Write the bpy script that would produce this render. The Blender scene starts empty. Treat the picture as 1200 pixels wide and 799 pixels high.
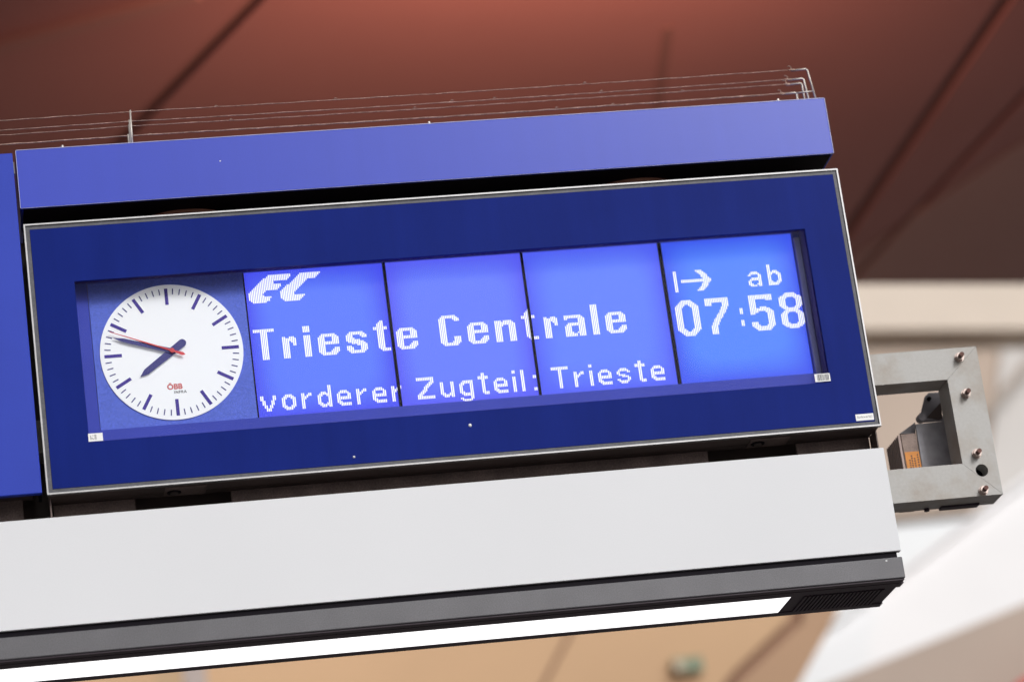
import bpy, bmesh, math
from mathutils import Vector, Matrix

# ------------------------------------------------------------------ camera, sky, sun, exposure
sc = bpy.context.scene
COL = sc.collection
R = math.radians
YAW, PITCH, ROLL, FPX = 0.186054, 0.320025, -0.135797, 3907.68     # focal length in pixels of a 1200 px wide picture
CAM = Vector((-1.27149, -7.4451, -2.5586))
_f = Vector((math.sin(YAW)*math.cos(PITCH), math.cos(YAW)*math.cos(PITCH), math.sin(PITCH)))
_r0 = Vector((math.cos(YAW), -math.sin(YAW), 0)); _u0 = _r0.cross(_f)
_r = math.cos(ROLL)*_r0 + math.sin(ROLL)*_u0
_u = -math.sin(ROLL)*_r0 + math.cos(ROLL)*_u0
cam = bpy.data.cameras.new('camera'); camo = bpy.data.objects.new('camera', cam); COL.objects.link(camo)
M3 = Matrix((_r, _u, -_f)).transposed()
camo.matrix_world = Matrix.Translation(CAM) @ M3.to_4x4()
cam.sensor_width = 36.0; cam.sensor_fit = 'HORIZONTAL'; cam.lens = FPX/1200*36
cam.clip_start = 0.1; cam.clip_end = 2000
cam.dof.use_dof = True; cam.dof.focus_distance = 7.95; cam.dof.aperture_fstop = 2.0
sc.camera = camo

SUN_EL, SUN_AZ = R(31), R(24)          # from behind the photographer, a little to the right
world = bpy.data.worlds.new('World'); sc.world = world; world.use_nodes = True
wn = world.node_tree.nodes; wl = world.node_tree.links; wn.clear()
sky = wn.new('ShaderNodeTexSky'); sky.sky_type = 'NISHITA'; sky.sun_disc = False
sky.sun_elevation = SUN_EL; sky.sun_rotation = math.pi - SUN_AZ
sky.air_density = 1.0; sky.dust_density = 7.0; sky.ozone_density = 1.0
bg = wn.new('ShaderNodeBackground'); bg.inputs['Strength'].default_value = 0.068
wo = wn.new('ShaderNodeOutputWorld'); hs = wn.new('ShaderNodeHueSaturation'); hs.inputs['Saturation'].default_value = 0.2      # thin white overcast
wl.new(sky.outputs[0], hs.inputs['Color']); wl.new(hs.outputs[0], bg.inputs[0]); wl.new(bg.outputs[0], wo.inputs[0])
sun = bpy.data.lights.new('sun', 'SUN'); sun.energy = 1.35; sun.angle = R(14); sun.color = (0.975, 0.985, 1.0)
suno = bpy.data.objects.new('sun', sun); COL.objects.link(suno)
sdir = Vector((math.sin(SUN_AZ)*math.cos(SUN_EL), -math.cos(SUN_AZ)*math.cos(SUN_EL), math.sin(SUN_EL)))
suno.rotation_euler = sdir.to_track_quat('Z', 'Y').to_euler()
# unseen warm uplight with no fitting, put in for the glow on the soffit
spot = bpy.data.lights.new('soffit_glow_light', 'SPOT'); spot.energy = 800; spot.color = (1, 0.53, 0.36)
spot.spot_size = R(120); spot.spot_blend = 1.0; spot.shadow_soft_size = 0.15
spoto = bpy.data.objects.new('soffit_glow_light', spot); COL.objects.link(spoto)
vs = sc.view_settings
vs.view_transform = 'Standard'; vs.look = 'None'; vs.exposure = 0.0; vs.gamma = 1.0; vs.use_curve_mapping = False

def ray(x, y):
    return _f + _r*((x-600)/FPX) + _u*((399.5-y)/FPX)
def un(x, y, Y):                        # pixel -> point on the vertical plane y = Y
    d = ray(x, y); return CAM + d*((Y-CAM.y)/d.y)
def unz(x, y, Z):                       # pixel -> point on the horizontal plane z = Z
    d = ray(x, y); return CAM + d*((Z-CAM.z)/d.z)

# ------------------------------------------------------------------ materials
def srgb(r, g, b):
    def c(v):
        v /= 255.0
        return v/12.92 if v <= .04045 else ((v+.055)/1.055)**2.4
    return (c(r), c(g), c(b), 1)
def mat(name, col, rough=.5, metal=0, spec=.5, var=.0, vscale=8, bump=0, bscale=200, coat=0, fine=.0, fscale=600, rvar=0.0, streak=0.0):
    m = bpy.data.materials.new(name); m.use_nodes = True
    nt = m.node_tree; n = nt.nodes; l = nt.links; p = n['Principled BSDF']
    p.inputs['Base Color'].default_value = (*col[:3], 1); p.inputs['Roughness'].default_value = rough
    p.inputs['Metallic'].default_value = metal; p.inputs['Specular IOR Level'].default_value = spec
    p.inputs['Coat Weight'].default_value = coat; p.inputs['Coat Roughness'].default_value = .08
    tc = n.new('ShaderNodeTexCoord')
    src = None
    if var or fine:
        mul = None
        for amt, s, det in ((var, vscale, 5), (fine, fscale, 2), (streak, 26, 4)):
            if not amt: continue
            t = n.new('ShaderNodeTexNoise'); t.inputs['Scale'].default_value = s; t.inputs['Detail'].default_value = det
            if s == 26:                                       # rain and wipe streaks running down
                mp = n.new('ShaderNodeMapping'); mp.inputs['Scale'].default_value = (1, 1, .07); l.new(tc.outputs['Object'], mp.inputs['Vector']); l.new(mp.outputs[0], t.inputs['Vector'])
            else: l.new(tc.outputs['Object'], t.inputs['Vector'])
            mr = n.new('ShaderNodeMapRange'); mr.inputs[1].default_value = .3; mr.inputs[2].default_value = .7
            mr.inputs[3].default_value = 1-amt; mr.inputs[4].default_value = 1+amt
            l.new(t.outputs['Fac'], mr.inputs[0])
            if mul is None: mul = mr.outputs[0]
            else:
                mm = n.new('ShaderNodeMath'); mm.operation = 'MULTIPLY'; l.new(mul, mm.inputs[0]); l.new(mr.outputs[0], mm.inputs[1]); mul = mm.outputs[0]
        mx = n.new('ShaderNodeVectorMath'); mx.operation = 'SCALE'; mx.inputs[0].default_value = col[:3]
        l.new(mul, mx.inputs['Scale']); l.new(mx.outputs[0], p.inputs['Base Color'])
    if rvar:
        t = n.new('ShaderNodeTexNoise'); t.inputs['Scale'].default_value = 14; t.inputs['Detail'].default_value = 6
        l.new(tc.outputs['Object'], t.inputs['Vector'])
        mr = n.new('ShaderNodeMapRange'); mr.inputs[1].default_value = .3; mr.inputs[2].default_value = .7
        mr.inputs[3].default_value = max(rough-rvar, .02); mr.inputs[4].default_value = rough+rvar
        l.new(t.outputs['Fac'], mr.inputs[0]); l.new(mr.outputs[0], p.inputs['Roughness'])
    if bump:
        t = n.new('ShaderNodeTexNoise'); t.inputs['Scale'].default_value = bscale; t.inputs['Detail'].default_value = 3
        l.new(tc.outputs['Object'], t.inputs['Vector'])
        b = n.new('ShaderNodeBump'); b.inputs['Strength'].default_value = bump; b.inputs['Distance'].default_value = .002
        l.new(t.outputs['Fac'], b.inputs['Height']); l.new(b.outputs[0], p.inputs['Normal'])
    return m
def emit(name, col, strength):
    m = bpy.data.materials.new(name); m.use_nodes = True; p = m.node_tree.nodes['Principled BSDF']
    p.inputs['Base Color'].default_value = (*col[:3], 1); p.inputs['Emission Color'].default_value = (*col[:3], 1)
    p.inputs['Emission Strength'].default_value = strength; p.inputs['Roughness'].default_value = .6
    return m

M = {}
M['blue_paint'] = mat('blue_paint', (.026, .056, .54), .27, spec=.36, streak=.02, var=.04, vscale=2, fine=.04, fscale=350, bump=.04, bscale=700)
M['blue_panel'] = mat('blue_panel', (.025, .055, .47), .4, spec=.2, var=.08, vscale=2.5, fine=.05, fscale=350, bump=.05, bscale=900)
M['bezel'] = mat('bezel_print', (.009, .022, .20), .2, spec=.03, var=.07, vscale=4, fine=.06, fscale=300, streak=.05)
M['edge_light'] = mat('worn_edge_highlight', (.42, .44, .72), .35, spec=.5, var=.25, vscale=15, fine=.1)  # paint wear and edge highlight together, painted as one pale colour
M['mask'] = mat('mask_blue', (.05, .07, .45), .5, spec=.1, var=.06, fine=.06)
M['strip'] = mat('strip_lavender', (.20, .21, .46), .5, spec=.1, var=.06, vscale=20)  # pale lavender, lightened to make up for the shade on the strip
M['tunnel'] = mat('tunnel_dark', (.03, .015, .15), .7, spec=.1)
M['clockplate'] = mat('clock_plate', (.11, .165, .66), .5, spec=.12, fine=.14, fscale=260, var=.04)
M['dial'] = mat('dial_white', (.86, .87, .89), .45, spec=.2, fine=.015)
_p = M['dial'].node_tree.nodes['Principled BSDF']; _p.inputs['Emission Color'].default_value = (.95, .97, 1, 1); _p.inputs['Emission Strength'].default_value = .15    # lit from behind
M['navy'] = mat('hand_navy', (.018, .016, .19), .4, spec=.4)
M['violet'] = mat('mark_violet', (.05, .026, .30), .5, spec=.3)
M['red'] = mat('hand_red', (.62, .015, .03), .4)
M['logo_red'] = mat('logo_red', (.55, .02, .02), .5)
M['ink'] = mat('ink_black', (.03, .03, .045), .6)
M['ink_soft'] = mat('ink_grey', (.28, .28, .28), .7)
M['alu'] = mat('aluminium', (.36, .355, .36), .5, metal=1, var=.08, vscale=30, bump=.1, bscale=120)
M['gasket'] = mat('gasket_grey', (.075, .075, .09), .5, var=.3, vscale=18, fine=.2, fscale=150)
M['black'] = mat('black_plastic', (.006, .004, .008), .6, spec=.1)
M['housing'] = mat('housing_brown', (.085, .06, .055), .5, var=.25, vscale=6)
M['brown_plate'] = mat('brown_plate', (.17, .12, .11), .6, var=.25, vscale=20, fine=.25, fscale=240, bump=.3, bscale=300)
M['brown_disc'] = mat('brown_disc', (.42, .19, .13), .5, var=.2, vscale=20)
M['white_panel'] = mat('white_panel', (.785, .792, .82), .5, spec=.3, var=.014, vscale=2, fine=.012, fscale=300)
M['lamp_grey'] = mat('lamp_grey', (.105, .102, .112), .42, metal=.2, spec=.5, var=.08, vscale=10, fine=.22, fscale=420, bump=.2, bscale=700)
M['lamp_black'] = mat('lamp_black', (.035, .02, .032), .45, spec=.3)
M['diffuser'] = emit('lamp_diffuser', (1, .985, .99), 1.5)
M['sticker'] = mat('sticker_white', (.93, .93, .93), .5)
M['nickel'] = mat('bolt_rusty', (.52, .42, .38), .45, metal=.5, var=.3, vscale=60)
M['stud'] = mat('stud_rust', (.12, .05, .04), .6, metal=.4, var=.3, vscale=80)
M['wire'] = mat('wire_rusted', (.40, .27, .22), .5, metal=.35, var=.45, vscale=60, fine=.3, fscale=200)
M['post'] = mat('post_steel', (.66, .60, .54), .45, metal=.4, var=.15, vscale=40)
M['orange'] = mat('label_orange', (.72, .26, .03), .55, var=.1, vscale=30)
M['wood'] = mat('ballast_brown', (.30, .215, .18), .6, var=.2, vscale=30, fine=.15, fscale=300)
M['rib'] = mat('rib_dark', (.5, .38, .34), .6)
M['clampmetal'] = mat('clamp_metal', (.33, .32, .35), .5, metal=.2, var=.2, vscale=30)
M['concrete'] = mat('platform_concrete', (.18, .165, .16), .8, var=.15, vscale=1)

def steel():
    m = mat('galvanised_steel', (.47, .46, .44), .5, metal=.1, spec=.35, bump=.07, bscale=120)
    nt = m.node_tree; n = nt.nodes; l = nt.links; p = n['Principled BSDF']
    tc = n.new('ShaderNodeTexCoord')
    a = n.new('ShaderNodeTexNoise'); a.inputs['Scale'].default_value = 9; a.inputs['Detail'].default_value = 8; a.inputs['Roughness'].default_value = .6
    l.new(tc.outputs['Object'], a.inputs['Vector'])
    cr = n.new('ShaderNodeValToRGB')
    cr.color_ramp.elements[0].position = .33; cr.color_ramp.elements[0].color = (.35, .31, .27, 1)
    cr.color_ramp.elements[1].position = .55; cr.color_ramp.elements[1].color = (.425, .415, .40, 1)
    l.new(a.outputs['Fac'], cr.inputs[0])
    b = n.new('ShaderNodeTexNoise'); b.inputs['Scale'].default_value = 150; b.inputs['Detail'].default_value = 4
    l.new(tc.outputs['Object'], b.inputs['Vector'])
    mr = n.new('ShaderNodeMapRange'); mr.inputs[1].default_value = .3; mr.inputs[2].default_value = .7; mr.inputs[3].default_value = .955; mr.inputs[4].default_value = 1.035
    l.new(b.outputs['Fac'], mr.inputs[0])
    mx = n.new('ShaderNodeVectorMath'); mx.operation = 'SCALE'
    l.new(cr.outputs[0], mx.inputs[0]); l.new(mr.outputs[0], mx.inputs['Scale']); l.new(mx.outputs[0], p.inputs['Base Color'])
    return m
M['steel'] = steel()

def glass():
    m = bpy.data.materials.new('clear_pane'); m.use_nodes = True
    nt = m.node_tree; n = nt.nodes; l = nt.links; n.clear()
    t = n.new('ShaderNodeBsdfTransparent'); t.inputs[0].default_value = (.985, .99, .995, 1)
    g = n.new('ShaderNodeBsdfGlossy'); g.inputs['Roughness'].default_value = .06
    fr = n.new('ShaderNodeFresnel'); fr.inputs['IOR'].default_value = 1.12
    mx = n.new('ShaderNodeMixShader'); o = n.new('ShaderNodeOutputMaterial')
    l.new(fr.outputs[0], mx.inputs[0]); l.new(t.outputs[0], mx.inputs[1]); l.new(g.outputs[0], mx.inputs[2]); l.new(mx.outputs[0], o.inputs[0])
    return m
M['glass'] = glass()

PITCH_X, PITCH_Z = .00424, .003875
def lcd(name, centre, edge, seed):
    """backlit LCD: uneven backlight, darker towards the cell's edges, fine pixel columns"""
    m = bpy.data.materials.new(name); m.use_nodes = True
    nt = m.node_tree; n = nt.nodes; l = nt.links; p = n['Principled BSDF']
    tc = n.new('ShaderNodeTexCoord'); sp = n.new('ShaderNodeSeparateXYZ'); l.new(tc.outputs['Generated'], sp.inputs[0])
    def mth(op, a, b=None, clamp=False):
        k = n.new('ShaderNodeMath'); k.operation = op; k.use_clamp = clamp
        for i, v in enumerate((a, b)):
            if v is None: continue
            if isinstance(v, (int, float)): k.inputs[i].default_value = v
            else: l.new(v, k.inputs[i])
        return k.outputs[0]
    X, Z = sp.outputs[0], sp.outputs[2]
    ex = mth('MINIMUM', X, mth('SUBTRACT', 1, X)); ez = mth('MINIMUM', Z, mth('SUBTRACT', 1, Z))
    def ss(v, hi):
        mr = n.new('ShaderNodeMapRange'); mr.interpolation_type = 'SMOOTHSTEP'; l.new(v, mr.inputs[0]); mr.inputs[2].default_value = hi
        return mr.outputs[0]
    fac = mth('POWER', mth('MULTIPLY', ss(ex, .26), ss(ez, .28)), .5)
    ns = n.new('ShaderNodeTexNoise'); ns.noise_dimensions = '4D'; ns.inputs['W'].default_value = seed
    ns.inputs['Scale'].default_value = 5; ns.inputs['Detail'].default_value = 3; l.new(tc.outputs['Object'], ns.inputs['Vector'])
    fac = mth('MULTIPLY', fac, mth('ADD', mth('MULTIPLY', ns.outputs['Fac'], .8), .8), True)
    mix = n.new('ShaderNodeMix'); mix.data_type = 'RGBA'; l.new(fac, mix.inputs[0]); mix.inputs[6].default_value = edge; mix.inputs[7].default_value = centre
    so = n.new('ShaderNodeSeparateXYZ'); l.new(tc.outputs['Object'], so.inputs[0])
    ph = mth('FRACT', mth('MULTIPLY', so.outputs[0], 1/PITCH_X))
    st = mth('ADD', mth('MULTIPLY', mth('GREATER_THAN', ph, .32), .16), .89)
    gr = n.new('ShaderNodeTexNoise'); gr.inputs['Scale'].default_value = 420; l.new(tc.outputs['Object'], gr.inputs['Vector'])
    st = mth('MULTIPLY', st, mth('ADD', mth('MULTIPLY', gr.outputs['Fac'], .1), .95))
    sm = n.new('ShaderNodeVectorMath'); sm.operation = 'SCALE'; l.new(mix.outputs[2], sm.inputs[0]); l.new(st, sm.inputs['Scale'])
    p.inputs['Base Color'].default_value = (.01, .01, .04, 1); p.inputs['Roughness'].default_value = .5; p.inputs['Specular IOR Level'].default_value = .2
    l.new(sm.outputs[0], p.inputs['Emission Color']); p.inputs['Emission Strength'].default_value = 1.0
    return m
M['lcd_white'] = emit('lcd_pixel', (.95, .95, 1.0), 1.15)
M['lcd_white'].node_tree.nodes['Principled BSDF'].inputs['Base Color'].default_value = (.02, .02, .03, 1)

# ------------------------------------------------------------------ mesh helpers
def link(name, me, m, parent=None, loc=None):
    o = bpy.data.objects.new(name, me); COL.objects.link(o)
    if m is not None and not me.materials: me.materials.append(m)
    if parent is not None: o.parent = parent
    if loc is not None: o.location = loc
    return o
def from_bm(name, bm, m, parent=None, loc=None, smooth=False):
    me = bpy.data.meshes.new(name); bmesh.ops.recalc_face_normals(bm, faces=bm.faces[:]); bm.to_mesh(me); bm.free()
    if smooth:
        for f in me.polygons: f.use_smooth = True
    return link(name, me, m, parent, loc)
def add_box(bm, x0, x1, y0, y1, z0, z1):
    v = [bm.verts.new(c) for c in ((x0,y0,z0),(x1,y0,z0),(x1,y1,z0),(x0,y1,z0),(x0,y0,z1),(x1,y0,z1),(x1,y1,z1),(x0,y1,z1))]
    for f in ((0,1,2,3),(4,7,6,5),(0,4,5,1),(1,5,6,2),(2,6,7,3),(3,7,4,0)): bm.faces.new([v[i] for i in f])
    return v
def box(name, x0, x1, y0, y1, z0, z1, m, parent=None, bev=0, seg=2):
    bm = bmesh.new(); add_box(bm, x0, x1, y0, y1, z0, z1)
    if bev: bmesh.ops.bevel(bm, geom=bm.edges[:], offset=bev, segments=seg, profile=.5, affect='EDGES')
    return from_bm(name, bm, m, parent)
def add_prism(bm, pts, y0, y1):                      # polygon of (x, z) extruded along y
    a = [bm.verts.new((x, y0, z)) for x, z in pts]; b = [bm.verts.new((x, y1, z)) for x, z in pts]
    bm.faces.new(a); bm.faces.new(b[::-1]); k = len(pts)
    for i in range(k): bm.faces.new((a[i], b[i], b[(i+1) % k], a[(i+1) % k]))
def prism(name, pts, y0, y1, m, parent=None, bev=0):
    bm = bmesh.new(); add_prism(bm, pts, y0, y1)
    if bev: bmesh.ops.bevel(bm, geom=bm.edges[:], offset=bev, segments=2, profile=.5, affect='EDGES')
    return from_bm(name, bm, m, parent)
def ring_pts(x0, x1, z0, z1): return [(x0, z0), (x1, z0), (x1, z1), (x0, z1)]
def frame(name, o, i, y0, y1, m, parent=None):       # rectangular ring: o, i = (x0,x1,z0,z1)
    bm = bmesh.new(); po, pi = ring_pts(*o), ring_pts(*i); L = []
    for pts in (po, pi):
        for y in (y0, y1): L.append([bm.verts.new((x, y, z)) for x, z in pts])
    of, ob, inf, inb = L
    for k in range(4):
        j = (k+1) % 4
        bm.faces.new((of[k], of[j], inf[j], inf[k])); bm.faces.new((ob[j], ob[k], inb[k], inb[j]))
        bm.faces.new((of[j], of[k], ob[k], ob[j])); bm.faces.new((inf[k], inf[j], inb[j], inb[k]))
    return from_bm(name, bm, m, parent)
def add_cyl(bm, p0, p1, r0, r1=None, seg=12):
    r1 = r0 if r1 is None else r1
    p0, p1 = Vector(p0), Vector(p1); q = (p1-p0).to_track_quat('Z', 'Y')
    c0 = [bm.verts.new(p0 + q @ Vector((r0*math.cos(t), r0*math.sin(t), 0))) for t in [2*math.pi*k/seg for k in range(seg)]]
    c1 = [bm.verts.new(p1 + q @ Vector((r1*math.cos(t), r1*math.sin(t), 0))) for t in [2*math.pi*k/seg for k in range(seg)]]
    bm.faces.new(c0[::-1]); bm.faces.new(c1)
    for k in range(seg): bm.faces.new((c0[k], c0[(k+1) % seg], c1[(k+1) % seg], c1[k]))
def cyl(name, p0, p1, r, m, parent=None, seg=16, r1=None):
    bm = bmesh.new(); add_cyl(bm, p0, p1, r, r1, seg); return from_bm(name, bm, m, parent)
def tube(name, pts, r, m, parent=None, seg=8):
    bm = bmesh.new(); pts = [Vector(p) for p in pts]; rings = []
    for k, p in enumerate(pts):
        d = (pts[min(k+1, len(pts)-1)] - pts[max(k-1, 0)]).normalized(); q = d.to_track_quat('Z', 'Y')
        rr = r[k] if isinstance(r, (list, tuple)) else r
        rings.append([bm.verts.new(p + q @ Vector((rr*math.cos(2*math.pi*s/seg), rr*math.sin(2*math.pi*s/seg), 0))) for s in range(seg)])
    for a, b in zip(rings, rings[1:]):
        for s in range(seg): bm.faces.new((a[s], a[(s+1) % seg], b[(s+1) % seg], b[s]))
    bm.faces.new(rings[0][::-1]); bm.faces.new(rings[-1])
    return from_bm(name, bm, m, parent, smooth=True)
def thing(name, label, cat, loc=(0, 0, 0), group=None):
    o = bpy.data.objects.new(name, None); COL.objects.link(o); o.location = loc; o.empty_display_size = .1
    return tag(o, label, cat, group)
def tag(o, label, cat, group=None):
    o['label'] = label; o['category'] = cat
    if group: o['group'] = group
    return o
def text(name, s, x, z, y, h, m, parent, spacing=1.0, offset=0, rot=None):
    c = bpy.data.curves.new(name, 'FONT'); c.body = s; c.size = h*1.38; c.extrude = .0002; c.space_character = spacing; c.offset = offset
    t = bpy.data.objects.new(name+'_tmp', c); COL.objects.link(t)
    dg = bpy.context.evaluated_depsgraph_get(); me = bpy.data.meshes.new_from_object(t.evaluated_get(dg))
    bpy.data.objects.remove(t); bpy.data.curves.remove(c)
    me.transform(Matrix.Rotation(R(90), 4, 'X'))
    if rot: me.transform(Matrix.Rotation(rot, 4, 'Y'))
    me.transform(Matrix.Translation((x, y, z))); me.materials.clear()
    return link(name, me, m, parent)

# ------------------------------------------------------------------ the setting: platform, station roof
GZ = -4.2
bm = bmesh.new(); v = [bm.verts.new(c) for c in ((-300, -300, GZ), (300, -300, GZ), (300, 300, GZ), (-300, 300, GZ))]; bm.faces.new(v)
pf = from_bm('platform', bm, M['concrete']); pf['kind'] = 'structure'

SZ = 3.6                                                  # underside of the roof
M['soffit'] = mat('soffit_brown', (.27, .12, .112), .55, spec=.3, var=.06, vscale=.5)
M['joint'] = mat('joint_dark', (.185, .085, .075), .8)
def v2(p): return Vector((p.x, p.y))
e0, e1 = v2(unz(1010, 333, SZ)), v2(unz(1200, 333, SZ)); ed = (e1-e0).normalized()
en = Vector((-ed.y, ed.x))
if en.y > 0: en = -en                                     # towards the photographer
far0, far1 = e0 - ed*16, e1 + ed*5
poly = [far0, far1, Vector((far1.x+1, 5.0)), Vector((far0.x-4, 5.0)), Vector((far0.x-4, far0.y))]
def clip(poly, p, nrm, off):
    out = []
    for i in range(len(poly)):
        a, b = poly[i], poly[(i+1) % len(poly)]; da, db = (a-p).dot(nrm)-off, (b-p).dot(nrm)-off
        if da >= 0: out.append(a)
        if da*db < 0: out.append(a + (b-a)*(da/(da-db)))
    return out
roof = bpy.data.objects.new('station_roof', None); COL.objects.link(roof); roof['kind'] = 'structure'; roof.location = (0, 0, 0)
panels = [poly]
for (xa, ya), (xb, yb), gap in (((300, 0), (165, 140), .075), ((1180, 0), (1005, 255), .085), ((1200, 112), (1060, 262), .05), ((1200, 165), (1000, 300), .03)):
    a, b = v2(unz(xa, ya, SZ)), v2(unz(xb, yb, SZ)); d = (b-a).normalized(); nn = Vector((-d.y, d.x)); nxt = []
    for pg in panels:
        for s in (1, -1):
            q = clip(pg, a, nn*s, gap/2)
            if len(q) >= 3: nxt.append(q)
    panels = nxt
def slab(name, pg, z0, z1, m, parent):
    bm = bmesh.new(); a = [bm.verts.new((p.x, p.y, z0)) for p in pg]; b = [bm.verts.new((p.x, p.y, z1)) for p in pg]
    bm.faces.new(a); bm.faces.new(b[::-1]); k = len(pg)
    for i in range(k): bm.faces.new((a[i], b[i], b[(i+1) % k], a[(i+1) % k]))
    return from_bm(name, bm, m, parent)
M['soffit_grey'] = mat('soffit_grey_brown', (.34, .20, .18), .6, spec=.3, var=.06, vscale=.5)
_a, _b, _t = v2(unz(1200, 165, SZ)), v2(unz(1000, 300, SZ)), v2(unz(1170, 300, SZ)); _n = Vector((-(_b-_a).y, (_b-_a).x))
if (_t-_a).dot(_n) < 0: _n = -_n
for pg in panels:
    c_ = sum(pg, Vector((0, 0)))/len(pg)                      # the strip beyond the slanting joint is a greyer panel
    slab('soffit_panel', pg, SZ, SZ+.03, M['soffit_grey'] if (c_-_a).dot(_n) > 0 else M['soffit'], roof)
slab('roof_deck', poly, SZ+.0305, SZ+.3, M['joint'], roof)
# slot profile fixed under the soffit and a conduit
def soffit_bar(name, pa, pb, w, h, m):
    a, b = v2(unz(*pa, SZ)), v2(unz(*pb, SZ)); d = (b-a).normalized(); nn = Vector((-d.y, d.x))*w/2
    return slab(name, [a-nn, b-nn, b+nn, a+nn], SZ-h, SZ-.002, m, roof)
soffit_bar('slot_profile', (783, 32), (770, 125), .05, .006, M['joint'])
soffit_bar('conduit', (-60, 66), (230, -12), .09, .04, mat('conduit_brown', (.27, .13, .115), .7))
p = unz(640, -30, SZ); spoto.location = (p.x, p.y-2.0, SZ-0.95)
spoto.rotation_euler = (Vector((p.x, p.y, SZ)) - Vector(spoto.location)).to_track_quat('-Z', 'Y').to_euler()

# cream fascia beam hanging at the roof's far edge
M['cream'] = mat('cream_paint', (.78, .66, .55), .6, var=.04, vscale=1)
M['taupe'] = mat('taupe_band', (.66, .57, .485), .7)  # darker than the cream board above it
M['sky_sheet'] = mat('sky_white', (.88, .89, .90), .6, var=.02, vscale=.5)
M['beige'] = mat('beige_render', (.57, .45, .365), .7, var=.05, vscale=1)
M['paleg'] = mat('pale_cladding', (.72, .68, .65), .6, var=.04, vscale=1)
M['tan'] = mat('tan_cladding', (.57, .38, .215), .6, var=.07, vscale=.6)
M['tan2'] = mat('tan_brown_cladding', (.44, .28, .165), .6, var=.07, vscale=.6)
M['tan_dark'] = mat('tan_joint', (.27, .15, .09), .7)
M['white_girder'] = mat('white_girder', (.84, .84, .85), .5, var=.03, vscale=.7)
M['greybeige'] = mat('grey_beige', (.46, .38, .32), .7, var=.05, vscale=1)
def untilt(x, y, Y, zc, t):              # pixel -> point on a plane through (Y, zc) leaning back by t
    d = ray(x, y); k = math.tan(t); s_ = (Y + k*(CAM.z-zc) - CAM.y)/(d.y - k*d.z); return CAM + d*s_
def sloped(name, pts, Y, zc, t, th, m, par):  # leaning face, tilted so that it takes more sun
    bm = bmesh.new(); a = [bm.verts.new(untilt(x, y, Y, zc, t)) for x, y in pts]
    b = [bm.verts.new(v.co + Vector((0, th, -th*math.tan(t)*.0))) for v in a]
    bm.faces.new(a); bm.faces.new(b[::-1]); n_ = len(a)
    for i in range(n_): bm.faces.new((a[i], b[i], b[(i+1) % n_], a[(i+1) % n_]))
    o = from_bm(name, bm, m, par); o.matrix_parent_inverse = Matrix.Translation(par.location).inverted(); return o
def wall_poly(name, pts, Y, th, m, parent=None, bev=0):
    q = [un(x, y, Y) for x, y in pts]
    return prism(name, [(p.x, p.z) for p in q], Y, Y+th, m, parent, bev)
bw = thing('rear_wall', 'beige wall with a cream cornice band beyond the edge of the brown roof', 'wall', (0, 26, GZ))
def pw(name, pts, Y, th, m, par):
    o = wall_poly(name, pts, Y, th, m, par); o.matrix_parent_inverse = Matrix.Translation(par.location).inverted(); return o
pw('cornice_board', [(640, 300), (1480, 300), (1480, 384), (640, 388)], 25.8, .5, M['cream'], bw)
pw('recess_band', [(640, 389), (1480, 385), (1480, 407), (640, 411)], 26.1, .3, M['taupe'], bw)
pw('render', [(640, 412), (1172, 409), (1150, 597), (1063, 606), (640, 655)], 26, .3, M['beige'], bw)
pw('cladding_panel', [(1174, 409), (1480, 408), (1480, 520), (1200, 580), (1152, 597)], 25.95, .3, M['paleg'], bw)
pw('conduit', [(1260, 355), (1266, 361), (1140, 506), (1134, 500)], 25.6, .08, M['greybeige'], bw)
ff = thing('sky_stand_in', 'added white sheet standing in for bright sky between the bracket and the roof girder', 'sky_sheet', (0, 34, GZ))
sloped('stand_in_sheet', [(760, 560), (1300, 520), (1300, 760), (760, 800)], 34, 6.5, R(35), .3, M['sky_sheet'], ff)  # added white sheet in place of overexposed sky behind the girder

tw = thing('tan_wall', 'tan clad wall below the lit lamp strip with slanting joints', 'wall', (0, 15, GZ))
pw('backing', [(-260, 500), (1008, 560), (978, 722), (925, 818), (900, 900), (-260, 900)], 15.06, .3, M['tan_dark'], tw)
for pts in ([(-260, 500), (760, 560), (632, 805), (560, 900), (-260, 900)], [(766, 560), (930, 560), (926, 724), (858, 788), (770, 900), (566, 900), (638, 805)], [(946, 560), (1012, 560), (981, 719), (928, 816), (900, 900), (790, 900), (872, 793), (941, 728)]):
    pw('cladding_panel', pts, 15, .05, M['tan'] if pts[0][0] < 900 else M['tan2'], tw)
col_ = thing('column', 'grey steel column standing before the tan wall under the lamp strip', 'column', (0, 14, GZ))
pw('shaft', [(209, 700), (236, 700), (262, 1100), (235, 1100)], 14, .12, mat('column_grey', (.42, .38, .36), .5, var=.05), col_)
ex = thing('exit_sign', 'small green and white escape sign on the tan wall', 'sign', (0, 14.9, 0))
pw('sign_plate', [(788, 771), (823, 768), (825, 785), (790, 788)], 14.92, .07, mat('exit_green', (.20, .26, .17), .5), ex)
pw('pictogram', [(790, 773), (800, 772), (802, 785), (792, 786)], 14.90, .015, mat('exit_pale', (.55, .48, .36), .6), ex)

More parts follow.
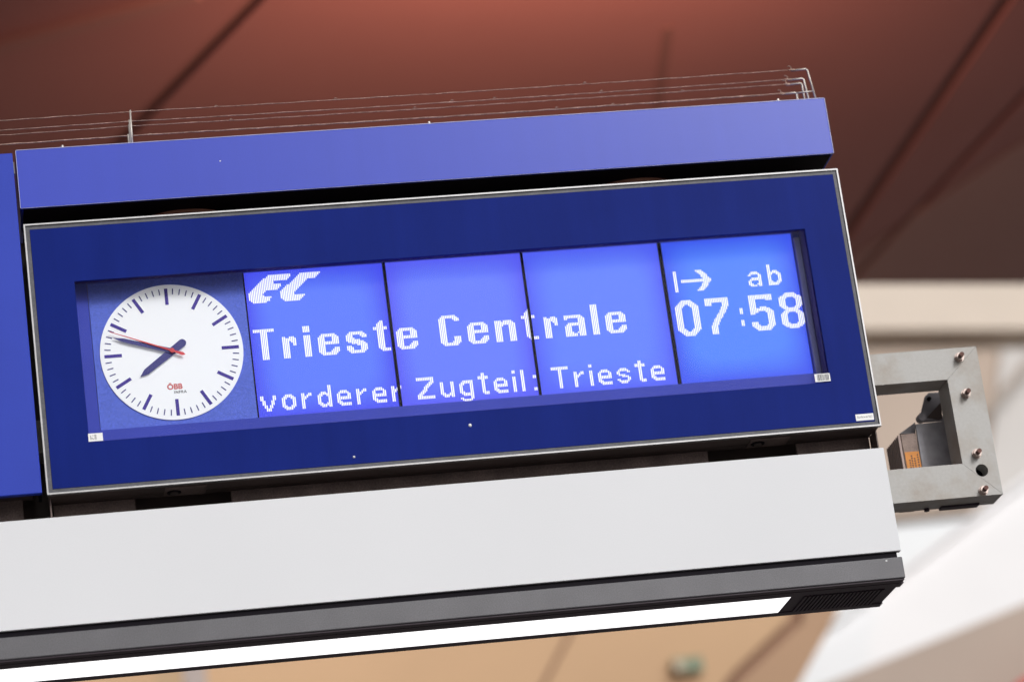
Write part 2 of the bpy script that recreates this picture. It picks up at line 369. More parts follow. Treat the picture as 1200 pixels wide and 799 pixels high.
gi = thing('roof_girder', 'broad white roof girder slanting down past the lamp end', 'girder', (0, 18, GZ))
sloped('girder_web', [(1480, 359), (955, 748), (900, 840), (880, 850), (1480, 594)], 18, 3.0, R(28), .35, M['white_girder'], gi)
sloped('girder_flange', [(1480, 350), (1480, 358.6), (955, 747.6), (952, 742)], 17.9, 3.0, R(28), .12, M['white_girder'], gi)
lw = thing('parapet_wall', 'grey beige wall below the white roof girder', 'wall', (0, 16.5, GZ))
pw('render', [(1480, 594), (1480, 1000), (820, 1000), (882, 836)], 16.5, .3, M['greybeige'], lw)
rs = thing('red_sign', 'red sign corner in front of the grey beige wall', 'sign', (0, 16, GZ))
pw('sign_plate', [(1190, 802), (1212, 786), (1300, 790), (1300, 900), (1192, 900)], 16, .08, mat('sign_red', (.6, .04, .03), .5), rs)

# ------------------------------------------------------------------ train display
D = thing('train_display', 'blue train destination display with clock reading departure 07:58 to Trieste', 'display', (0, 0, -.335))
def kid(o, par=D):
    o.parent = par; o.matrix_parent_inverse = Matrix.Translation(D.location if par is D else par.matrix_world.translation).inverted() if par is D else Matrix.Identity(4)
    return o
DX, DZ = 1.0, .335
kid(box('housing', -.992, .992, .068, .095, -.3345, .3345, M['housing']))
kid(frame('side_shell', (-.996, .996, -.3345, .3345), (-.955, .955, -.29, .29), .012, .066, M['housing']))
kid(frame('aluminium_rim', (-1, 1, -DZ, DZ), (-.9963, .9963, -DZ+.0037, DZ-.0037), -.003, .0115, M['alu']))
kid(frame('gasket', (-.9961, .9961, -DZ+.0039, DZ-.0039), (-.9868, .9868, -DZ+.0130, DZ-.0130), .001, .0115, M['gasket']))
OX, OT, OB = .8925, .1837, -.2148
kid(frame('bezel', (-.986, .986, -DZ+.0138, DZ-.0138), (-OX, OX, OB, OT), 0.0, .0045, M['bezel']))
kid(frame('gasket_base', (-.991, .991, -DZ+.006, DZ-.006), (-.984, .984, -DZ+.016, DZ-.016), .0065, .0112, M['black']))
kid(frame('recess_lining', (-.93, .93, -.245, .225), (-.8925, .8905, -.2150, .1965), .0075, .0545, M['tunnel']))
kid(box('glass_pane', -.915, .915, .0047, .0072, -.235, .212, M['glass']))
MX = .868
kid(frame('mask', (-.90, .90, -.225, .205), (-.862, .8730, -.1715, .1955), .0548, .0590, M['mask']))
kid(box('mask_strip', .8745, .8885, .0480, .0546, -.1900, .1800, M['strip'], None, .001))
# screen cells
cells = [(-.4862, -.1508), (-.1432, .1888), (.1956, .5318), (.5410, .8715)]
tint = [(srgb(90, 122, 250), srgb(68, 76, 238)), (srgb(99, 123, 251), srgb(84, 88, 242)), (srgb(94, 127, 251), srgb(76, 90, 242)), (srgb(76, 131, 251), srgb(52, 80, 236))]
for k, (a, b) in enumerate(cells):
    c = kid(box('screen_panel', a, b, .0600, .0660, -.1722, .2000, lcd('lcd_cell', tint[k][0], tint[k][1], 3.7*k+1)))
for a, b in ((-.4895, -.4864), (-.1506, -.1434), (.1890, .1954), (.5320, .5408), (.8717, .8732)):
    kid(box('divider', a, b, .0565 if a < .8 and a > -.4 else .0594, .0640, -.1715, .1955, M['black']))

# lettering on the screens: columns of lit pixels
def rows(spec, h):
    """spec: list of (row range, column ranges) -> {col: [(r0, r1)]}"""
    g = [[0]*20 for _ in range(h)]
    for rr, cc in spec:
        for r_ in (range(rr[0], rr[1]+1) if isinstance(rr, tuple) else [rr]):
            for c in cc:
                for x in (range(c[0], c[1]+1) if isinstance(c, tuple) else [c]): g[r_][x] = 1
    return g
S2, S4 = (0, 1), (0, 3)
BIG = {
 'T': rows([((0, 1), [(0, 11)]), ((2, 19), [(4, 7)])], 20),
 'r': rows([(0, [(0, 1), (4, 6)]), ((1, 2), [(0, 7)]), (3, [S4, (5, 7)]), ((4, 5), [S4, (6, 7)]), ((6, 13), [S4])], 14),
 'i': rows([((0, 3), [S4]), ((6, 19), [S4])], 20),
 'l': rows([((0, 19), [S4])], 20),
 'e': rows([(0, [(2, 9)]), (1, [(1, 10)]), ((2, 4), [S4, (8, 11)]), ((5, 6), [(0, 11)]), ((7, 8), [S4]), (9, [S4, (9, 11)]), (10, [S4, (8, 11)]), (11, [S4, (7, 11)]), (12, [(1, 10)]), (13, [(2, 9)])], 14),
 's': rows([(0, [(2, 9)]), (1, [(1, 10)]), (2, [S4, (8, 11)]), (3, [S4, (9, 11)]), (4, [(0, 4)]), (5, [(0, 7)]), (6, [(1, 9)]), (7, [(3, 10)]), (8, [(6, 11)]), (9, [(0, 2), (8, 11)]), ((10, 11), [S4, (8, 11)]), (12, [(1, 10)]), (13, [(2, 9)])], 14),
 't': rows([(0, [(4, 5)]), (1, [(3, 5)]), ((2, 3), [(2, 5)]), ((4, 5), [(0, 7)]), ((6, 17), [(2, 5)]), (18, [(3, 8)]), (19, [(4, 8)])], 20),
 'C': rows([(0, [(2, 9)]), (1, [(1, 10)]), (2, [S4, (8, 11)]), (3, [S4, (9, 11)]), ((4, 13), [S4]), ((14, 16), [S4, (8, 11)]), (17, [S4, (7, 11)]), (18, [(1, 10)]), (19, [(2, 9)])], 20),
 'n': rows([(0, [S4, (5, 9)]), (1, [(0, 10)]), (2, [(0, 11)]), (3, [(0, 4), (8, 11)]), ((4, 13), [S4, (8, 11)])], 14),
 'a': rows([(0, [(0, 9)]), (1, [(0, 10)]), (2, [(0, 1), (8, 11)]), ((3, 4), [(8, 11)]), (5, [(2, 11)]), (6, [(1, 11)]), ((7, 10), [S4, (8, 11)]), (11, [(0, 4), (7, 11)]), ((12, 13), [(0, 6), (8, 11)])], 14),
}
SM = {
 'v': rows([((0, 2), [S2, (7, 8)]), ((3, 5), [(1, 2), (6, 7)]), ((6, 7), [(2, 3), (5, 6)]), ((8, 9), [(3, 5)])], 10),
 'o': rows([(0, [(2, 5)]), (1, [(1, 6)]), (2, [(0, 2), (5, 7)]), ((3, 6), [S2, (6, 7)]), (7, [(0, 2), (5, 7)]), (8, [(1, 6)]), (9, [(2, 5)])], 10),
 'r': rows([(0, [S2, (4, 5)]), (1, [S2, (3, 5)]), (2, [(0, 3)]), (3, [(0, 2)]), ((4, 9), [S2])], 10),
 'd': rows([((0, 3), [(6, 7)]), (4, [(2, 4), (6, 7)]), (5, [(1, 7)]), (6, [(0, 2), (5, 7)]), ((7, 10), [S2, (6, 7)]), (11, [(0, 2), (5, 7)]), (12, [(1, 7)]), (13, [(2, 4), (6, 7)])], 14),
 'e': rows([(0, [(2, 5)]), (1, [(1, 6)]), ((2, 3), [S2, (6, 7)]), ((4, 5), [(0, 7)]), (6, [S2]), (7, [(0, 2)]), (8, [(1, 7)]), (9, [(2, 7)])], 10),
 'Z': rows([((0, 1), [(0, 9)]), (2, [(8, 9)]), (3, [(7, 9)]), (4, [(6, 8)]), (5, [(5, 7)]), (6, [(4, 6)]), (7, [(4, 5)]), (8, [(3, 5)]), (9, [(2, 4)]), (10, [(1, 3)]), (11, [(0, 2)]), ((12, 13), [(0, 9)])], 14),
 'u': rows([((0, 6), [S2, (6, 7)]), (7, [(0, 2), (5, 7)]), (8, [(1, 7)]), (9, [(2, 4), (6, 7)])], 10),
 'g': rows([(0, [(2, 7)]), (1, [(1, 7)]), (2, [(0, 2), (6, 7)]), ((3, 6), [S2, (6, 7)]), (7, [(0, 2), (6, 7)]), (8, [(1, 7)]), (9, [(2, 7)]), (10, [(6, 7)]), (11, [S2, (6, 7)]), (12, [(1, 6)]), (13, [(2, 5)])], 14),
 't': rows([((0, 1), [(2, 3)]), ((2, 3), [(0, 5)]), ((4, 11), [(2, 3)]), (12, [(2, 5)]), (13, [(3, 5)])], 14),
 'i': rows([((0, 1), [S2]), ((4, 13), [S2])], 14),
 'l': rows([((0, 13), [S2])], 14),
 ':': rows([((4, 5), [S2]), ((12, 13), [S2])], 14),
 'T': rows([((0, 1), [(0, 9)]), ((2, 13), [(4, 5)])], 14),
 's': rows([(0, [(2, 5)]), (1, [(1, 6)]), (2, [S2, (6, 7)]), (3, [S2]), (4, [(1, 4)]), (5, [(3, 6)]), (6, [(6, 7)]), (7, [S2, (6, 7)]), (8, [(1, 6)]), (9, [(2, 5)])], 10),
 'a': rows([(0, [(2, 5)]), (1, [(1, 6)]), (2, [S2, (6, 7)]), (3, [(6, 7)]), (4, [(2, 7)]), (5, [(1, 7)]), ((6, 7), [S2, (6, 7)]), (8, [(0, 2), (5, 7)]), (9, [(1, 4), (6, 7)])], 10),
 'b': rows([((0, 3), [S2]), (4, [S2, (3, 5)]), (5, [(0, 6)]), (6, [(0, 2), (5, 7)]), ((7, 10), [S2, (6, 7)]), (11, [(0, 2), (5, 7)]), (12, [(0, 6)]), (13, [(0, 5)])], 14),
}
DIG = {
 '0': rows([((0, 0), [(4, 9)]), (1, [(3, 10)]), (2, [(2, 11)]), (3, [(1, 5), (8, 12)]), (4, [(0, 4), (9, 13)]), ((5, 18), [S4, (10, 13)]), (19, [(0, 4), (9, 13)]), (20, [(1, 5), (8, 12)]), (21, [(2, 11)]), (22, [(3, 10)]), (23, [(4, 9)])], 24),
 '7': rows([((0, 2), [(0, 13)]), ((3, 4), [S4, (10, 13)]), (5, [(10, 13)])] + [(r_, [(round(10-8*(r_-5)/13), round(10-8*(r_-5)/13)+3)]) for r_ in range(6, 18)] + [((18, 23), [(2, 5)])], 24),
 '5': rows([((0, 2), [(0, 13)]), (3, [S4, (10, 13)]), ((4, 7), [S4]), (8, [S4, (6, 9)]), (9, [(0, 11)]), (10, [(0, 12)]), (11, [(0, 4), (9, 13)]), (12, [(0, 2), (10, 13)]), ((13, 17), [(10, 13)]), ((18, 19), [(0, 3), (10, 13)]), (20, [(0, 4), (9, 13)]), (21, [(1, 12)]), (22, [(2, 11)]), (23, [(3, 10)])], 24),
 '8': rows([(0, [(4, 9)]), (1, [(3, 10)]), (2, [(1, 12)]), (3, [(0, 4), (9, 13)]), ((4, 8), [S4, (10, 13)]), (9, [(1, 4), (9, 12)]), (10, [(2, 11)]), (11, [(3, 10)]), (12, [(2, 11)]), (13, [(1, 4), (9, 12)]), ((14, 19), [S4, (10, 13)]), (20, [(0, 4), (9, 13)]), (21, [(1, 12)]), (22, [(2, 11)]), (23, [(4, 9)])], 24),
 ':': rows([((8, 11), [S2]), ((16, 19), [S2])], 24),
}
def put(bm, g, x0, ztop):
    for c in range(len(g[0])):
        r_ = 0
        while r_ < len(g):
            if g[r_][c]:
                s = r_
                while r_ < len(g) and g[r_][c]: r_ += 1
                bar(bm, x0 + c*PITCH_X, ztop - r_*PITCH_Z, ztop - s*PITCH_Z)
            else: r_ += 1
def bar(bm, x, z0, z1):
    v = [bm.verts.new(c) for c in ((x+.0007, .0597, z0), (x+.0036, .0597, z0), (x+.0036, .0597, z1), (x+.0007, .0597, z1))]
    bm.faces.new(v)
def text_line(lbl, items):
    for g, x0, zt in items:
        if g in (DIG[':'], SM[':']):                       # the two dots of a colon
            for a_, h_ in (((8, 4), (16, 4)) if g is DIG[':'] else ((4, 2), (12, 2))):
                bm = bmesh.new()
                for c_ in (0, 1): bar(bm, x0 + c_*PITCH_X, zt-(a_+h_)*PITCH_Z, zt-a_*PITCH_Z)
                kid(from_bm('screen_letter', bm, M['lcd_white']))
            continue
        bm = bmesh.new(); put(bm, g, x0, zt)
        kid(from_bm('screen_letter', bm, M['lcd_white']))
ZB = .0497
big_x = [('T', -.4800), ('r', -.4124), ('i', -.3610), ('e', -.3271), ('s', -.2594), ('t', -.1915), ('e', -.1374), ('C', -.0318), ('e', .0359), ('n', .1036), ('t', .1703), ('r', .2249), ('a', .2748), ('l', .3424), ('e', .3764)]
text_line('large white dot matrix words Trieste Centrale', [(BIG[c], x, ZB if len(BIG[c]) == 20 else ZB-6*PITCH_Z) for c, x in big_x])
ZS = -.1024
sm_x = [('v', -.4800), ('o', -.4290), ('r', -.3821), ('d', -.3434), ('e', -.2972), ('r', -.2503), ('e', -.2120), ('r', -.1657), ('Z', -.1040), ('u', -.0478), ('g', -.0013), ('t', .0452), ('e', .0825), ('i', .1291), ('l', .1500), (':', .1792), ('T', .2252), ('r', .2796), ('i', .3180), ('e', .3386), ('s', .3850), ('t', .4313), ('e', .4694)]
text_line('small white dot matrix words vorderer Zugteil: Trieste', [(SM[c], x, ZS-4*PITCH_Z if (len(SM[c]) == 10 or c == 'g') else ZS) for c, x in sm_x])
text_line('large white dot matrix time 07:58', [(DIG[c], x, .0426) for c, x in (('0', .5522), ('7', .6281), (':', .7122), ('5', .7384), ('8', .8139))])
arrow = [[0]*20 for _ in range(14)]
for r_ in range(14):
    k = r_ if r_ < 7 else 13-r_
    s = 9 + round(k*5.2/6)
    for c in range(s, min(s+4, 18)): arrow[r_][c] = 1
for r_ in (6, 7):
    for c in range(0, 18): arrow[r_][c] = 1
text_line('white departure arrow and word ab', [(SM['l'], .5602, .1186), (arrow, .5778, .1186), (SM['a'], .7462, .1036), (SM['b'], .7965, .1190)])
# slanted EC letters, rasterised from their outline into pixel columns
def ec(pts):
    q = [un(285+a/12, 312+b/12, .06) for a, b in pts]; return [(p.x, p.z) for p in q]
E_ = ec([(72, 400), (345, 122), (685, 100), (605, 190), (445, 203), (418, 240), (552, 237), (470, 330), (318, 345), (272, 402), (290, 420), (420, 412), (350, 500), (150, 525), (88, 482)])
C_ = ec([(518, 365), (790, 97), (1082, 74), (1005, 165), (910, 172), (712, 372), (728, 388), (875, 382), (800, 474), (590, 490), (532, 450)])
for pg in (E_, C_):
    bm = bmesh.new()
    x0 = min(p[0] for p in pg); n_ = int((max(p[0] for p in pg)-x0)/PITCH_X)+1
    for c in range(n_):
        xc = x0 + (c+.5)*PITCH_X; cr = []
        for i in range(len(pg)):
            (xa, za), (xb, zb) = pg[i], pg[(i+1) % len(pg)]
            if (xa <= xc) != (xb <= xc): cr.append(za + (zb-za)*(xc-xa)/(xb-xa))
        cr.sort()
        for a, b in zip(cr[::2], cr[1::2]):
            a, b = round(a/PITCH_Z)*PITCH_Z, round(b/PITCH_Z)*PITCH_Z
            if b > a: bar(bm, xc-PITCH_X/2, a, b)
    kid(from_bm('screen_letter', bm, M['lcd_white']))['label'] = 'slanted white letter'

# clock
CX, CZ, CR = -.6763, .0098, .1695
clock = kid(box('clock', -.8605, -.4900, .0600, .0655, -.1722, .2000, M['clockplate']))
clock['label'] = 'round white station clock in a light blue plate'
bpy.context.view_layer.update()
def ck(o): o.parent = clock; o.matrix_parent_inverse = clock.matrix_world.inverted(); return o
bpy.context.view_layer.update()
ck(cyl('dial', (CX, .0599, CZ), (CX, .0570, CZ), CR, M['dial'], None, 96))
def shape_mesh(name, pts, y0, y1):
    bm = bmesh.new(); add_prism(bm, pts, y0, y1); me = bpy.data.meshes.new(name)
    bmesh.ops.recalc_face_normals(bm, faces=bm.faces[:]); bm.to_mesh(me); bm.free(); return me
hm = shape_mesh('hour_mark', [(-.0040, .1185), (.0040, .1185), (.0040, .1595), (-.0040, .1595)], -.0006, 0); hm.materials.append(M['violet'])
mm_ = shape_mesh('minute_mark', [(-.0013, .1445), (.0013, .1445), (.0013, .1592), (-.0013, .1592)], -.0006, 0); mm_.materials.append(M['navy'])
for k in range(60):
    o = bpy.data.objects.new('hour_mark' if k % 5 == 0 else 'minute_mark', hm if k % 5 == 0 else mm_); COL.objects.link(o)
    o.location = (CX, .0569, CZ); o.rotation_euler = (0, 2*math.pi*k/60, 0); ck(o)
def hand(name, pts, y0, y1, ang, m):
    o = link(name, shape_mesh(name, pts, y0, y1), m); o.location = (CX, 0, CZ); o.rotation_euler = (0, ang, 0); return ck(o)
def ang(x, z): return math.atan2(x-CX, z-CZ)
arc = [(.0095*math.cos(t), -.032 + .0095*math.sin(t)) for t in [math.pi + math.pi*k/10 for k in range(11)]]
hand('hour_hand', [(.0075, .080), (0.0, .099), (-.0075, .080)] + arc, .0520, .0538, ang(-.7565, -.048), M['navy'])
hand('minute_hand', [(.0045, .118), (0, .143), (-.0045, .118), (-.0060, -.004), (.0060, -.004)], .0494, .0510, ang(-.813, .0530), M['navy'])
hand('second_hand', [(.0007, .154), (-.0007, .154), (-.0020, 0.), (-.0040, -.026), (0, -.033), (.0040, -.026), (.0020, 0.)], .0470, .0482, ang(-.818, .0675), M['red'])
ck(cyl('hub', (CX, .0570, CZ), (CX, .0450, CZ), .0056, M['red'], None, 20))
ck(text('logo_lettering', 'ÖBB', -.6962, -.0838, .0568, .0135, M['logo_red'], None, 1.0, .0005))
ck(text('logo_lettering', 'INFRA', -.6808, -.0945, .0568, .0068, M['ink'], None, 1.18, .0002))

# stickers and dirt on the front
def sticker(x0, x1, z0, z1, lbl):
    s = kid(box('sticker', x0, x1, -.0009, -.0002, z0, z1, M['sticker'])); s['label'] = lbl; bpy.context.view_layer.update(); return s
def sub(o, s): bpy.context.view_layer.update(); o.parent = s; o.matrix_parent_inverse = s.matrix_world.inverted(); return o
s = sticker(.9400, .9848, -.3180, -.3015, 'white maker label reading funkwerk')
sub(text('print', 'funkwerk', .9440, -.3115, -.0010, .0062, M['ink_soft'], None, 1.0), s)
bm = bmesh.new()
for x in (.9762, .9795):
    for k in range(5):
        t0, t1 = -1.1+2.2*k/5, -1.1+2.2*(k+1)/5
        add_prism(bm, [(x+.0028*math.cos(t0)-.001, -.3098+.004*math.sin(t0)), (x+.0028*math.cos(t1)-.001, -.3098+.004*math.sin(t1)), (x+.0022*math.cos(t1)-.001, -.3098+.0034*math.sin(t1)), (x+.0022*math.cos(t0)-.001, -.3098+.0034*math.sin(t0))], -.0012, -.0010)
sub(from_bm('print', bm, M['ink_soft']), s)
s = sticker(-.8940, -.8605, -.2146, -.1952, 'white code label in the lower corner below the clock')
bm = bmesh.new()
import random
random.seed(4)
for i in range(6):
    for j in range(6):
        if random.random() < .5: add_box(bm, -.890+i*.0014, -.8888+i*.0014, -.0011, -.0010, -.2105+j*.0018, -.209+j*.0018)
for i in range(3): add_box(bm, -.8795+i*.0016, -.8785+i*.0016, -.0011, -.0010, -.2105, -.1985)
sub(from_bm('print', bm, M['ink_soft']), s)
s = sticker(.8553, .8935, -.2118, -.1917, 'white barcode label in the lower corner by the time')
bm = bmesh.new(); x = .8615
while x < .8905:
    w = random.choice((.0007, .0012, .0018)); add_box(bm, x, x+w, -.0011, -.0010, -.2095, -.1935); x += w + random.choice((.0008, .0013))
sub(from_bm('print', bm, M['ink']), s)
for px, py, r_ in ((551, 498, .0042), (415, 535, .003)):
    q = un(px, py, -.0015); kid(cyl('speck', (q.x, -.0004, q.z), (q.x, -.0025, q.z), r_, M['sticker'], None, 9, r_*.5))  # raised white specks for drops on the front
# hanging parts below the frame
for a, b in ((-1.040, -.795), (-.570, .585), (.806, .990)):
    kid(box('mounting_plate', a if a > -.99 else -.985, b, .088, .0975, -.40, -.3352, M['brown_plate'], None, .001))
for xc in (-.705, .703):
    kid(cyl('fastener', (xc, .052, -.3349), (xc, .052, -.3400), .0165, M['black'], None, 20))
    kid(cyl('fastener', (xc, .052, -.3399), (xc, .052, -.3425), .0095, M['housing'], None, 14))
    kid(box('bracket_plate', xc-.022, xc+.075, .022, .085, -.3375, -.3350, M['brown_plate']))
kid(box('end_plate', .9915, .9945, .030, .0870, -.44, -.3352, M['brown_plate']))
kid(box('end_plate', -.9945, -.9915, .030, .0870, -.44, -.3352, M['brown_plate']))

# ------------------------------------------------------------------ blue header box above
H = thing('header_box', 'long blue painted header box above the train display', 'box', (0, 0, .3765))
def kidz(o, par): bpy.context.view_layer.update(); o.parent = par; o.matrix_parent_inverse = par.matrix_world.inverted(); return o
kidz(box('shell', -1.0035, .9990, 0, .26, .3765, .5270, M['blue_paint'], None, .0025, 3), H)
for nm_, x0, x1, z0, z1 in (('edge_highlight', -1.0020, .9975, .5254, .5269), ('edge_highlight', .9976, .9989, .3775, .5253), ('edge_highlight', -1.0034, -1.0021, .3775, .5253), ('edge_highlight', -1.0020, .9975, .3767, .3774)):
    kidz(box(nm_, x0, x1, -.0007, .0030, z0, z1, M['edge_light']), H)  # thin pale strips added for the edge highlight and worn paint
kidz(box('underside_tray', -.9960, .9915, .006, .254, .3740, .37645, M['black']), H)
for xc, yc in ((-.607, .212), (.515, .212)):
    kidz(cyl('cover_disc', (xc, yc, .3738), (xc, yc, .3660), .142, M['brown_disc'], None, 48), H)
for px, py in ((73, 170), (503, 145), (912, 119)):
    q = un(px, py, .02); kidz(cyl('rivet', (q.x, .02, .5262), (q.x, .02, .5395), .0052, M['post'], None, 10, .003), H)
for px, py, r_ in ((258, 189, .0022),):
    q = un(px, py, 0); kidz(cyl('speck', (q.x, .0004, q.z), (q.x, -.0012, q.z), r_, M['sticker'], None, 7, r_*.6), H)

# neighbouring blue panel to the left
P = thing('blank_panel', 'plain blue sign panel beside the train display, cut by the frame', 'panel', (-1.6, 0, -.329))
kidz(box('face_sheet', -2.4, -1.0110, 0, .018, -.3285, .5205, M['blue_panel'], None, .002), P)
kidz(box('back_box', -2.39, -1.0300, .0182, .098, -.3150, .51, M['housing']), P)
kidz(box('mounting_plate', -2.38, -1.055, .088, .0975, -.40, -.3152, M['brown_plate']), P)
kidz(box('side_edge', -1.0180, -1.0105, .0185, .0750, -.3280, .52, M['black']), P)
q = un(17.5, 194, .03); kidz(box('side_screw', -1.0105, -1.0075, .020, .034, .475, .505, M['alu']), P)

# white fascia panel
W = thing('white_panel', 'blank white fascia panel between the train display and the lamp', 'panel', (0, 0, -.647))
kidz(box('face_sheet', -2.4, .9962, 0, .020, -.6470, -.3895, M['white_panel'], None, .0012), W)
kidz(box('rear_channel', -2.38, .9850, .0202, .098, -.6450, -.435, M['black']), W)
kidz(box('bottom_rail', -2.38, .9860, .008, .0200, -.6616, -.6472, M['black']), W)

# lamp strip
L = thing('strip_lamp', 'long dark grey strip lamp with lit white diffuser under the white panel', 'lamp', (0, 0, -.7176))
kidz(box('housing', -2.4, .9958, 0, .256, -.7140, -.6618, M['lamp_grey'], None, .0025, 3), L)
bm = bmesh.new()
add_box(bm, -2.4, .9930, .004, .030, -.7176, -.7138); add_box(bm, -2.4, .9990, .034, .072, -.7180, -.7138)
kidz(from_bm('front_lip', bm, M['lamp_black']), L)
kidz(box('rear_lip', -2.4, .9950, .2235, .255, -.7180, -.7138, M['lamp_black']), L)
kidz(box('diffuser', -2.4, .7310, .0745, .2215, -.7168, -.7138, M['diffuser']), L)
kidz(box('end_cap', .7320, .9920, .0735, .2230, -.7160, -.7138, M['lamp_black']), L)
rm = None
for k in range(20):
    x = .7665 + k*.0101
    o = box('vent_rib', x, x+.0055, .080, .216, -.7196, -.7160, M['lamp_black'])
    kidz(o, L)
kidz(cyl('speck', (.9555, .0005, -.670), (.9555, -.001, -.671), .003, M['sticker'], None, 7, .001), L)

# ------------------------------------------------------------------ steel bracket
B = thing('steel_bracket', 'galvanised steel box section bracket sticking out beside the train display', 'bracket', (1.26, .1425, -.503))
Y0, Y1 = .100, .186
OXR, OZT, OZB, IXR, IZT, IZB = 1.3057, -.1205, -.5035, 1.2172, -.2010, -.4180
LX = -1.2
def member(name, pts): return kidz(prism(name, pts, Y0, Y1, M['steel'], None, .0005), B)
g_ = .00005
member('top_beam', [(LX, IZT), (IXR-g_, IZT), (OXR-g_, OZT), (LX, OZT)])
member('bottom_beam', [(LX, OZB), (OXR-g_, OZB), (IXR-g_, IZB), (LX, IZB)])
def post_with_hole():
    # right upright: mitred ends and a round drilled hole
    bm = bmesh.new(); add_prism(bm, [(IXR+g_, IZB), (OXR, OZB+g_*1), (OXR, OZT-g_*1), (IXR+g_, IZT)], Y0, Y1)
    bmesh.ops.bevel(bm, geom=bm.edges[:], offset=.0005, segments=2, profile=.5, affect='EDGES')
    return kidz(from_bm('upright', bm, M['steel']), B)
up = post_with_hole()
bm = bmesh.new(); add_cyl(bm, (1.2633, Y0-.05, -.4390), (1.2633, Y0+.05, -.4390), .0158, None, 32)
cm = bpy.data.meshes.new('cut'); bm.to_mesh(cm); bm.free(); co = bpy.data.objects.new('cut', cm); COL.objects.link(co)
mod = up.modifiers.new('hole', 'BOOLEAN'); mod.operation = 'DIFFERENCE'; mod.object = co; mod.solver = 'EXACT'
bpy.context.view_layer.update(); dg = bpy.context.evaluated_depsgraph_get()
nm = bpy.data.meshes.new_from_object(up.evaluated_get(dg)); up.modifiers.clear(); up.data = nm
bpy.data.objects.remove(co); bpy.data.meshes.remove(cm)
kidz(cyl('hole_lining', (1.2633, .146, -.4390), (1.2633, .1492, -.4390), .0156, M['black'], None, 24), B)
for z in (-.147, -.242, -.397, -.4915):
    b_ = kidz(cyl('bolt', (1.2565, .0998, z), (1.2565, .0850, z), .0105, M['nickel'], None, 6), B)
    sub(cyl('washer', (1.2565, .0999, z), (1.2565, .0970, z), .0118, M['nickel'], None, 20), b_)
    sub(cyl('stud', (1.2565, .0852, z), (1.2565, .0700, z), .0058, M['stud'], None, 12), b_)
kidz(box('lower_clip', 1.165, 1.262, .160, .1855, -.5085, -.5037, M['lamp_black']), B)
kidz(cyl('lower_bolt', (1.130, .172, -.5030), (1.130, .172, -.5105), .007, M['lamp_black'], None, 10), B)
kidz(box('back_cover', -1.15, .985, .1862, .192, -.43, .36, M['housing']), B)

# gear behind the bracket
G = thing('ballast_unit', 'brown finned ballast unit with an orange label seen through the bracket', 'ballast', (1.13, .3, -.45))
def at(px, py, Y): q = un(1020+px/6.656, 490+py/6.656, Y); return q
a, b = at(235, 125, .225), at(355, 112, .225); c = at(400, 388, .225)
gx0, gx1, gz1, gz0 = a.x, b.x, a.z, -.46
kidz(box('body', gx0, gx1, .225, .352, gz0, gz1, M['wood'], None, .001), G)
for k in range(8):
    y = .2285 + k*.0152
    kidz(box('fin', gx0-.0065, gx0-.0003, y, y+.008, gz0, gz1-.001, M['rib']), G)
q0, q1 = at(262, 265, .2245), at(385, 262, .2245)
lb = kidz(box('orange_label', gx0+.002, gx1-.0012, .2238, .2249, gz0+.01, q0.z, M['orange']), G); lb['label'] = 'orange printed label'
bm = bmesh.new(); lw_ = gx1-gx0
for i, (x, z0, z1) in enumerate(((.30, .02, .055), (.45, .012, .05), (.62, .02, .045), (.84, .008, .03), (.84, .036, .056))):
    z = q0.z
    k = z1
    while k > z0:
        add_box(bm, gx0+lw_*x-.0016, gx0+lw_*x+.0016, .2234, .2237, z-k, z-k+.0035); k -= .0062
sub(from_bm('print', bm, M['ink']), lb)
T = thing('clamp_plate', 'dark grey steel clamp plate and pivot arm seen through the bracket', 'clamp', (1.2, .3, -.4))
a, b, c, d = at(352, 45, .235), at(640, 15, .235), at(760, 420, .235), at(410, 420, .235)
kidz(prism('plate', [(d.x, d.z), (c.x, c.z), (b.x, b.z), (a.x, a.z)], .235, .243, M['clampmetal'], None, .001), T)
a, b, c = at(228, 120, .26), at(348, 32, .26), at(352, 118, .26)
kidz(prism('gusset', [(a.x, a.z), (c.x, c.z), (b.x, b.z)], .26, .268, M['clampmetal']), T)
def at1(px, py, Y): return un(1020+px/6.656, 400+py/6.656, Y)
a, b = at1(372, 615, .255), at1(575, 590, .255)
kidz(cyl('pivot_tube', (a.x, .255, a.z), (b.x, .255, a.z-.001), .0068, M['clampmetal'], None, 20), T)
a = at1(395, 598, .25); kidz(cyl('knuckle', (a.x, .262, a.z), (a.x, .236, a.z), .0105, M['clampmetal'], None, 24), T)
pts = [at1(x, y, .262) for x, y in ((398, 552), (428, 425), (455, 400), (545, 395), (560, 470), (470, 560), (440, 590))]
kidz(prism('pivot_arm', [(p.x, p.z) for p in pts], .262, .272, M['clampmetal'], None, .001), T)
a = at1(455, 450, .2615); kidz(cyl('pin', (a.x, .2618, a.z), (a.x, .2550, a.z), .0052, M['black'], None, 16), T)
pts = [at1(x, y, .246) for x, y in ((440, 592), (552, 472), (562, 600), (530, 610))]
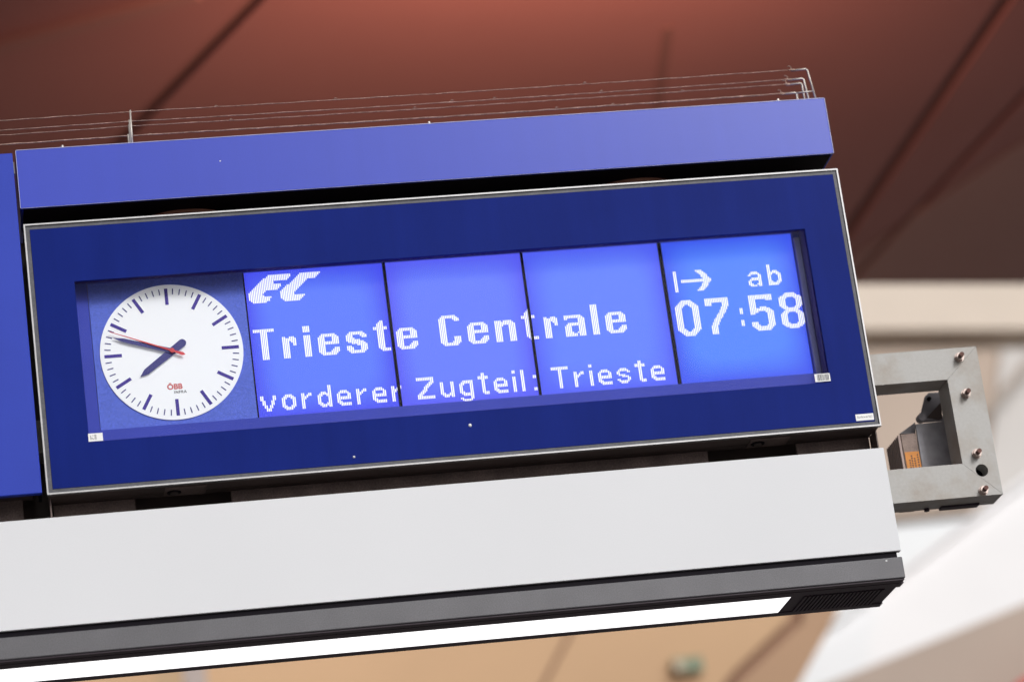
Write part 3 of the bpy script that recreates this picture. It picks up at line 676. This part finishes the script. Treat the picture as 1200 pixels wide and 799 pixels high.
kidz(prism('hook', [(p.x, p.z) for p in pts], .246, .254, M['housing'], None, .0005), T)

# ------------------------------------------------------------------ bird wires on top of the header box
random.seed(11)
WL = ['thin rusty bird wire along the front edge of the blue header box', 'second thin bird wire behind the front one on the header box',
      'third thin bird wire on top of the blue header box', 'rearmost thick rusty bird wire on the blue header box']
WZ = .6285
for k, (y, xr, lean) in enumerate(((.05, .980, .013), (.11, .985, .009), (.14, .988, .002), (.20, .988, .001))):
    w = thing('bird_wire', WL[k], 'wire', (0, y, .527), 'bird wires')
    pts, rad = [], []
    n_ = 150
    for i in range(n_+1):
        t = i/n_; x = -2.2 + (xr-.045+2.2)*t
        sag = -.0035*math.sin(math.pi*((x+.718) % 1.68)/1.68)
        pts.append((x, y+random.uniform(-.0006, .0006), WZ+sag+random.uniform(-.0006, .0006)))
        rad.append((.0009 if k < 3 else .0015)*random.uniform(.8, 1.35))
    kidz(tube('wire', pts, rad, M['wire'], None, 6), w)
    kidz(tube('post', [(xr+lean, y, .5268), (xr+lean*.15, y, WZ-.003), (xr-.003, y, WZ), (xr-.032, y, WZ-.0015)], .0026, M['post'], None, 8), w)
    kidz(tube('post', [(-.722+.002*k, y, .5268), (-.718, y, WZ+.004)], [.0034, .0020], M['post'], None, 8), w)
    hk = [(xr-.046 + .0055*math.cos(t)*(1 if k else 1.1), y-.004+.001*t, WZ+.0035+.006*math.sin(t)) for t in [-.6-math.pi/2+.52*j for j in range(9)]]
    kidz(tube('hook', hk, .0013, M['wire'], None, 6), w)
    kidz(cyl('spring', (xr-.040, y, WZ-.001), (xr-.030, y, WZ-.0015), .0036, M['wire'], None, 10), w)
    for j in range(3):
        x = random.uniform(-1.2, .9)
        kidz(tube('burr', [(x, y, WZ-.002), (x+.003, y, WZ+.0025), (x+.008, y, WZ+.001)], .0012, M['wire'], None, 5), w)
cb = tag(tube('cross_rod', [(.9855, .0505, .5675), (.966, .052, .5672), (.945, .054, .5665)], .0022, M['post']), 'short steel cross rod on the front bird wire post', 'rod')
